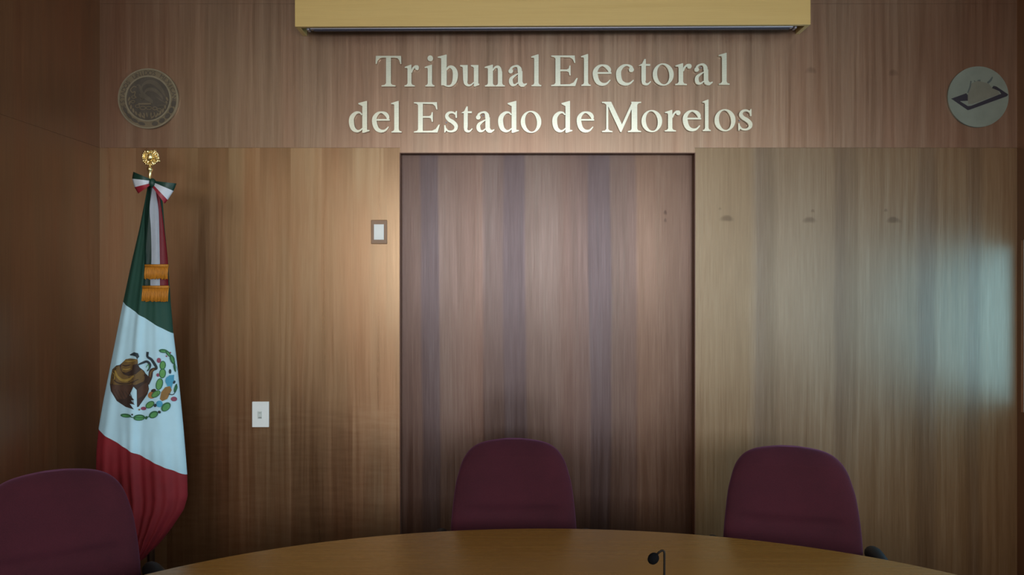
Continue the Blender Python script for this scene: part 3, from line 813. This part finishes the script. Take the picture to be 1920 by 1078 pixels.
# blue water, stones
eell(745, 505, 46, 48, 0, BL); epoly([(700, 500), (740, 450), (790, 445), (785, 500), (760, 590), (720, 560)], BL); eell(640, 740, 34, 34, 0, BL)
epoly([(645, 690), (660, 620), (700, 570), (750, 560), (765, 600), (720, 690), (670, 712)], BR)
eell(568, 648, 46, 36, -0.5, OR); estroke([(530, 668, 10), (560, 672, 14), (590, 640, 8)], YE)
eell(580, 605, 26, 16, -0.3, DB)
for (cx_, cy_, rx_, ry_, ro) in ((674, 350, 32, 46, 0.1), (672, 432, 35, 50, 0.1), (640, 540, 36, 62, 0.25), (605, 640, 52, 30, -0.6), (545, 748, 50, 32, -0.6)):
    eell(cx_, cy_, rx_, ry_, ro, DG); eell(cx_, cy_, rx_ - 9, ry_ - 9, ro, CG)
eell(635, 300, 22, 26, 0, RD); eell(625, 448, 16, 18, 0, RD); eell(480, 786, 28, 18, 0, RD); eell(788, 690, 32, 24, 0, RD); eell(748, 412, 13, 24, 0, SL); eell(790, 520, 12, 18, .5, SL); eell(598, 755, 14, 18, .5, SL)
eell(750, 222, 9, 9, 0, RD); eell(712, 258, 8, 8, 0, RD); eell(437, 798, 9, 9, 0, BR); eell(365, 848, 9, 9, 0, BK); eell(508, 880, 12, 18, 0.3, DG); eell(640, 822, 16, 14, 0.3, BK)
# wreath
for (cx_, cy_, rx_, ry_, ro) in ((680, 205, 44, 20, 0.1), (730, 232, 42, 18, 0.9), (772, 290, 52, 24, 1.2), (802, 375, 46, 18, 1.35), (806, 580, 16, 46, 0.3), (300, 858, 54, 20, 0.1), (436, 878, 60, 32, -0.05), (580, 848, 50, 34, -0.5), (706, 770, 56, 38, -0.75)):
    eell(cx_, cy_, rx_, ry_, ro, DG); eell(cx_ + 3, cy_ + 3, rx_ - 14, max(4, ry_ - 11), ro, MG)
estroke([(345, 870, 8), (390, 880, 8), (500, 878, 8), (545, 862, 8)], DG)
estroke([(735, 640, 10), (780, 645, 8), (812, 600, 8)], SL)
mats = [m for _, m in sorted(EM.values(), key=lambda t: t[0])]
crest = link('eagle_crest', ebm, mats, cloth)

# pole, base and gilded finial
bm = bmesh.new()
zt = wz(308, FD)
tube(bm, [(0, 0, 0.10), (0, 0, wz(345, FD) - 0.0)], 0.015, 16)
link('pole', bm, M_pole, flag)
bm = bmesh.new(); lathe(bm, [(0.001, 0.0), (0.17, 0.0), (0.17, 0.02), (0.15, 0.035), (0.05, 0.05), (0.035, 0.12), (0.001, 0.12)], 40)
link('base', bm, M_gold, flag, True)
fin = None
bm = bmesh.new()
xo = wx(281, FD) - FX
lathe(bm, [(0.001, wz(350, FD)), (0.014, wz(350, FD)), (0.013, wz(341, FD)), (0.007, wz(336, FD)), (0.007, wz(322, FD)), (0.011, wz(319, FD)), (0.012, wz(316, FD)), (0.007, wz(312, FD)), (0.001, wz(311, FD))], 20, (xo, 0, 0))
link('ferrule', bm, M_gold, flag, True)
bm = bmesh.new()
ux = FD / F
cx0, cz0 = wx(282.5, FD) - FX, wz(295, FD)
def fe(px, py, rx, rz, rot=0.0, y=0.0, ry=None):
    ellipsoid(bm, (cx0 + px * ux, y, cz0 - py * ux), (rx * ux, (ry or min(rx, rz)) * ux, rz * ux), Matrix.Rotation(-rot, 3, 'Y') if False else Matrix.Rotation(rot, 3, 'Y'), 12, 8)
prism(bm, ell(cx0, cz0, 13.2 * ux, 13.2 * ux, 0, 32), -0.001, -0.006)
# wreath of leaves round the lower half
for k in range(22):
    a = math.radians(120 + 300 * k / 21)
    fe(14.5 * math.cos(a), -14.5 * math.sin(a), 3.4, 1.7, -(a + PI / 2) + .5 * (-1) ** k, -0.003)
tube(bm, [(cx0 + 14 * ux * math.cos(math.radians(a)), 0, cz0 + 14 * ux * math.sin(math.radians(a))) for a in range(110, 431, 8)], 1.3 * ux, 8)
# eagle: body, head, beak, raised wings, tail, claws
fe(0, 0, 5.5, 8.5, 0.25, -0.006, 5)
fe(-4, -10, 3.8, 3.6, 0, -0.008); fe(-8, -9, 3.0, 1.4, -0.3, -0.009)
for k in range(5):
    fe(6 + 1.8 * k, -8 + 3.6 * k, 8.5 - .7 * k, 2.3, -0.95 + 0.28 * k, -0.002 * (k % 2))
for k in range(4):
    fe(-8 - 1.0 * k, -2 + 3.2 * k, 6.5 - .8 * k, 2.0, 0.85 - 0.25 * k, 0.004)
fe(4, 10, 3.4, 5.5, -0.5, -0.002); fe(-4, 9, 1.8, 5, 0.3, -0.006)
fe(-10, 6, 4.5, 1.5, .5, -0.007)
tube(bm, [(cx0, 0, cz0 - 19 * ux), (cx0 - .001, 0, cz0 - 9 * ux)], 2.4 * ux, 10)
link('eagle_finial', bm, M_gold, flag)

# bow of three-coloured ribbon, and two sash tails with gold fringe
def yfront(px, py): return on_cloth(px, py, 0.0).y
def P3(px, py, dy):    # dy in front of the flag axis
    d = FD - dy
    return L2(W(px, py, d))
def loop(outer, knot, bulge):
    """outer / knot: 4 edge pixels each, between the three colour bands, top to bottom"""
    bm = bmesh.new()
    n = 10
    for layer_, sg in ((0, 1), (1, -1)):
        rows = []
        for i in range(n + 1):
            t = i / n
            r = []
            for k in range(4):
                px = knot[k][0] + (outer[k][0] - knot[k][0]) * t
                py = knot[k][1] + (outer[k][1] - knot[k][1]) * t
                dy = 0.062 + sg * (bulge * math.sin(PI * min(1, t * 1.0)) * (1 + .25 * math.sin(2.2 * k)) + 0.002)
                r.append(bm.verts.new(P3(px, py, dy)))
            rows.append(r)
        for a, b in zip(rows, rows[1:]):
            for k in range(3):
                f = bm.faces.new((a[k], a[k + 1], b[k + 1], b[k])); f.material_index = k; f.smooth = True
    bmesh.ops.remove_doubles(bm, verts=bm.verts, dist=0.0045)
    return bm
bow = bmesh.new()
kn = link('bow_knot', bow, M_rgreen, flag)
bow = bmesh.new(); ellipsoid(bow, P3(286, 343, 0.062), (0.014, 0.016, 0.020)); bow.to_mesh(kn.data); bow.free()
bm = loop([(250, 322), (247.5, 335), (252, 351), (259, 363)], [(283, 336), (283, 339), (283, 343), (282, 347)], 0.020)
link('bow_loop', bm, [M_rgreen, M_rwhite, M_rred], flag)
bm = loop([(331, 344), (325.5, 358), (314.5, 375), (309, 382)], [(288, 339), (288, 342), (287, 346), (285, 350)], 0.020)
link('bow_loop', bm, [M_rgreen, M_rwhite, M_rred], flag)
def tail(bands, lift, name='sash_tail'):
    """bands: rows of (py, x0, x1, x2, x3)"""
    bm = bmesh.new()
    rows = catmull(bands, 5)
    vr = []
    for r in rows:
        py = r[0]
        line = []
        for k in range(13):
            t = k / 12 * 3
            i = min(2, int(t)); px = r[1 + i] + (r[2 + i] - r[1 + i]) * (t - i)
            p = on_cloth(px, py, lift)
            y_mid = 0.5 * (on_cloth(r[2], py, lift).y + on_cloth(r[3], py, lift).y)
            dd = FD + min(p.y, y_mid + 0.012)
            line.append(bm.verts.new(L2(W(px, py, dd))))
        vr.append(line)
    fs = []
    for a, b in zip(vr, vr[1:]):
        for k in range(12):
            f = bm.faces.new((a[k], a[k + 1], b[k + 1], b[k])); f.material_index = k // 4; f.smooth = True
    bmesh.ops.solidify(bm, geom=list(bm.faces), thickness=0.0012)
    return link(name, bm, [M_rgreen, M_rwhite, M_rred], flag)
T1 = [(348, 280, 286, 290, 296), (365, 276, 283.5, 293, 299), (392, 272, 280.5, 297, 303), (430, 271, 283, 298.5, 308), (480, 272, 284, 299.5, 314), (503, 272, 283, 300, 315)]
T2 = [(348, 281, 286, 290, 295), (392, 275, 282, 296, 302), (430, 272, 283, 298, 307), (480, 271, 282, 299, 314), (542, 269, 282, 300, 316)]
ta2 = tail(T2, 0.007)
ta1 = tail(T1, 0.016)
def fringe(pyt, pyb, xa, xb, lift, par):
    bm = bmesh.new()
    n = 22
    d0 = FD + on_cloth((xa + xb) / 2, pyt, lift).y
    for k in range(n):     # hanging cords
        px = xa + (xb - xa) * (k + .5) / n
        j = random.uniform(-1.2, 1.2)
        a = L2(W(px, pyt + 3, d0)); b = L2(W(px + random.uniform(-.6, .6) - .06 * (pyb - pyt), pyb + j, d0 - .001))
        tube(bm, [a, a.lerp(b, .5) + Vector((0, -.001, 0)), b], (xb - xa) / n * 0.62 * ux, 6)
    o = link('fringe', bm, M_fringe, par)
    bm = bmesh.new()      # woven heading band
    tube(bm, [L2(W(xa, pyt + 2, d0 - .002)), L2(W(xb, pyt + 2, d0 - .002))], 0.006, 8)
    link('fringe_heading', bm, M_fringe, par)
fringe(536, 565, 267.5, 316.5, 0.010, ta2)
fringe(496, 523, 272, 315.5, 0.020, ta1)

# ---------------------------------------------------------------- table
TC = (0.115, -2.055); TA, TB, TZ = 1.50, 1.125, 0.75
tab = thing('conference_table', 'oval honey brown wooden conference table in the foreground', 'table', (TC[0], TC[1], 0))
bm = bmesh.new()
prof = [(-0.05, -0.040), (-0.012, -0.040), (-0.003, -0.036), (0.0, -0.030), (0.0, -0.008), (-0.002, -0.003), (-0.006, 0.0)]
n = 160
rings = []
for dr, dz in prof:
    rings.append([bm.verts.new(((TA + dr) * math.cos(2 * PI * k / n), (TB + dr) * math.sin(2 * PI * k / n), TZ + dz)) for k in range(n)])
for a, b in zip(rings, rings[1:]):
    for k in range(n):
        f = bm.faces.new((a[k], a[(k + 1) % n], b[(k + 1) % n], b[k])); f.smooth = True
edge = link('edge_band', bm, V_edge, tab)
bm = bmesh.new()
top = [bm.verts.new(((TA - .0065) * math.cos(2 * PI * k / n), (TB - .0065) * math.sin(2 * PI * k / n), TZ)) for k in range(n)]
bot = [bm.verts.new(((TA - .051) * math.cos(2 * PI * k / n), (TB - .051) * math.sin(2 * PI * k / n), TZ - .040)) for k in range(n)]
bm.faces.new(top); bm.faces.new(bot[::-1])
for k in range(n): bm.faces.new((top[k], bot[k], bot[(k + 1) % n], top[(k + 1) % n]))
link('tabletop', bm, V_table, tab)
for sx_ in (-1, 1):
    bm = bmesh.new()
    prof = [(0.26, 0.0), (0.26, 0.04), (0.24, 0.05), (0.20, 0.06), (0.20, 0.66), (0.26, 0.70), (0.26, 0.708)]
    lathe(bm, prof, 40, (sx_ * 0.62, 0, 0))
    link('pedestal', bm, V_side, tab)

# ---------------------------------------------------------------- chairs
def backrest():
    bm = bmesh.new()
    hw_ = [(0.46, .215), (0.52, .236), (0.60, .243), (0.66, .242), (0.72, .238), (0.78, .232), (0.84, .224), (0.88, .214), (0.915, .203), (0.94, .190), (0.96, .173), (0.975, .152), (0.986, .124), (0.993, .088), (0.998, .04)]
    rows = catmull([(z, w) for z, w in hw_], 4)
    seg = 56
    R = []
    for z, w in rows:
        th = 0.052 * min(1.0, (max(0.0, 1.0 - z) / 0.06 + 0.05) ** 0.5) * (0.75 + 0.25 * min(1, (z - .44) / .1))
        lean = 0.10 * (z - 0.46) + 0.05 * math.sin((z - .46) / .54 * PI) * -1
        ring_ = []
        for k in range(seg):
            a = 2 * PI * k / seg
            ca, sa = math.cos(a), math.sin(a)
            x = w * math.copysign(abs(ca) ** 0.75, ca)
            y = th * math.copysign(abs(sa) ** 0.7, sa)
            curve = -0.035 * (x / .24) ** 2                      # wings wrap forward (front is -y)
            if sa < 0:                                             # front face: sagging stitched crease and cushion swell
                zc = 0.755 - 0.012 * math.cos(x / .24 * PI / 2)
                y += 0.016 * math.exp(-((z - zc) / .010) ** 2) * max(0, 1 - (x / .2) ** 4)
                y -= 0.012 * math.exp(-((z - .62) / .08) ** 2) * max(0, 1 - (x / .24) ** 2)
            ring_.append(bm.verts.new((x, y + lean + curve, z)))
        R.append(ring_)
    for a, b in zip(R, R[1:]):
        for k in range(seg):
            f = bm.faces.new((a[k], a[(k + 1) % seg], b[(k + 1) % seg], b[k])); f.smooth = True
    bm.faces.new(R[0]); bm.faces.new(R[-1])
    return bm
def make_chair(label):
    t = thing('office_chair', label, 'chair', group='maroon chairs around the table')
    link('backrest', backrest(), M_fabric, t)
    bm = bmesh.new()
    o_ = []
    for (s_, z_) in ((.90, .415), (.98, .425), (1.0, .45), (.98, .475), (.90, .492), (.6, .500), (.2, .503)):
        o_.append([bm.verts.new((.245 * s_ * math.copysign(abs(math.cos(2 * PI * k / 40)) ** .6, math.cos(2 * PI * k / 40)),
                                 -.225 + .235 * s_ * math.copysign(abs(math.sin(2 * PI * k / 40)) ** .6, math.sin(2 * PI * k / 40)), z_)) for k in range(40)])
    for a, b in zip(o_, o_[1:]):
        for k in range(40):
            f = bm.faces.new((a[k], a[(k + 1) % 40], b[(k + 1) % 40], b[k])); f.smooth = True
    bm.faces.new(o_[0]); bm.faces.new(o_[-1])
    link('seat', bm, M_fabric, t)
    for s in (-1, 1):
        bm = bmesh.new()
        pts = catmull([(s * .20, -.16, .40), (s * .265, -.17, .41), (s * .278, -.20, .50), (s * .278, -.22, .575), (s * .278, -.24, .622)], 6)
        tube(bm, pts, 0.016, 10)
        pts = catmull([(s * .22, -.02, .40), (s * .265, -.02, .42), (s * .278, -.01, .50), (s * .278, -.02, .575), (s * .278, -.05, .622)], 6)
        tube(bm, pts, 0.016, 10)
        ar = link('armrest', bm, M_black, t)
        bm = bmesh.new()
        P_ = catmull([(s * .278, .005, .621, .014), (s * .280, -.02, .637, .026), (s * .281, -.10, .645, .030), (s * .281, -.22, .643, .030), (s * .278, -.29, .633, .026), (s * .276, -.31, .618, .012)], 5)
        tube(bm, [p[:3] for p in P_], [p[3] for p in P_], 14)
        link('arm_pad', bm, M_black, ar)
    bm = bmesh.new(); box(bm, -.04, .04, -.05, .075, .392, .414, 0, .004); tube(bm, catmull([(0, -.02, .40), (0, .09, .40), (0, .105, .46), (0, .075, .56)], 6), .022, 10)
    link('back_bracket', bm, M_black, t)
    bm = bmesh.new(); lathe(bm, [(.001, .07), (.03, .07), (.03, .22), (.018, .225), (.018, .413), (.001, .413)], 24, (0, -.20, 0))
    link('gas_lift', bm, M_black, t)
    for k in range(5):
        a = 2 * PI * k / 5 + PI / 2
        dx, dy = math.cos(a), math.sin(a)
        bm = bmesh.new()
        tube(bm, [(0, -.20, .105), (dx * .15, -.20 + dy * .15, .095), (dx * .29, -.20 + dy * .29, .075)], [.030, .024, .018], 10)
        bl = link('base_leg', bm, M_black, t)
        bm = bmesh.new()
        px_, py_ = dx * .29, -.20 + dy * .29
        for q_ in (-1, 1):
            tube(bm, [(px_ - dy * .010 * q_, py_ + dx * .010 * q_, .029), (px_ - dy * .026 * q_, py_ + dx * .026 * q_, .029)], .029, 16)
        tube(bm, [(px_, py_, .03), (px_, py_, .07)], .007, 8)
        link('caster', bm, M_black, bl)
    return t
def copy_tree(o, parent=None):
    c = o.copy(); COL.objects.link(c)
    if parent: c.parent = parent
    for ch_ in list(o.children): copy_tree(ch_, c)
    return c
ch_mid = make_chair('maroon fabric office chair in front of the recessed door panel, behind the table')
ch_mid.location = (wx(963, 3.15), -CD + 3.15 - 0.0, 0)
ch_right = copy_tree(ch_mid)
ch_right['label'] = 'maroon fabric office chair at right end of the table, black armrest showing'
ch_left = copy_tree(ch_mid)
ch_left['label'] = 'maroon fabric office chair in dark shade in front of the flag'
ch_right.location = (wx(1481, 3.0), -CD + 3.0, 0); ch_right.rotation_euler = (0, 0, -0.24)
ch_left.location = (wx(104, 2.60), -CD + 2.60, 0); ch_left.rotation_euler = (0, 0, 0.62)

# ---------------------------------------------------------------- microphone
MD = 2.10
mxp = wx(1245.5, MD)
mic = thing('gooseneck_microphone', 'black gooseneck microphone standing on the table', 'microphone', (mxp, -CD + MD, TZ))
def M3(px, py): p = W(px, py, MD); return Vector((p.x - mxp, 0, p.z - TZ))
bm = bmesh.new(); lathe(bm, [(.001, 0.0), (.055, 0.0), (.055, .012), (.045, .025), (.016, .032), (.012, .045), (.001, .045)], 32)
link('base', bm, M_black, mic, True)
bm = bmesh.new()
tube(bm, [(0, 0, .04), (0, 0, .09), M3(1245.7, 1050), M3(1245.7, 1038), M3(1245.2, 1034), M3(1243, 1032.2), M3(1240, 1032.6), M3(1236.5, 1034.6), M3(1231, 1040)], 0.0029, 12)
link('gooseneck', bm, M_neck, mic)
bm = bmesh.new()
c0 = M3(1225, 1047.2)
ax = (M3(1235.5, 1035) - c0).normalized()
ang = math.atan2(ax.x, ax.z)
ellipsoid(bm, c0, (10.0 / F * MD, 10.0 / F * MD, 11.6 / F * MD), Matrix.Rotation(ang, 3, 'Y'), 24, 16)
link('foam_cover', bm, M_foam, mic)

# ---------------------------------------------------------------- light
def area(name, loc, rot, sx_, sy_, power, col):
    l = bpy.data.lights.new(name, 'AREA'); l.shape = 'RECTANGLE'; l.size = sx_; l.size_y = sy_; l.energy = power; l.color = col
    o = bpy.data.objects.new(name, l); COL.objects.link(o); o.location = loc; o.rotation_euler = rot
    return o
PWB, PWR = 95, (15, 62)
for i, (a, b, c, d) in enumerate(WN):  # lamps outside the unseen, guessed back windows
    area('daylight_window', ((a + b) / 2, YB - 0.13, (c + d) / 2), (PI / 2, 0, 0), b - a - .1, d - c - .1, PWB, (0.93, 0.96, 1.0))
for (y0, y1, z0, z1), pw in zip(RWS, PWR):  # lamps at the right windows; the far one is added, unseen side light
    area('daylight_side_window', (XR + 0.12, (y0 + y1) / 2, (z0 + z1) / 2), (PI / 2, 0, PI / 2), y1 - y0 - .08, z1 - z0 - .08, pw, ((0.30, 0.72, 1.0) if y1 > -1 else (0.72, 0.92, 1.0)))
w = bpy.data.worlds.new('sky'); S.world = w; w.use_nodes = True
w.node_tree.nodes['Background'].inputs[0].default_value = (0.55, 0.65, 0.8, 1)
w.node_tree.nodes['Background'].inputs[1].default_value = 0.3

S.view_settings.view_transform = 'Standard'
S.view_settings.look = 'None'
S.view_settings.gamma = 1.0
S.view_settings.exposure = 0.0
S.view_settings.use_curve_mapping = False
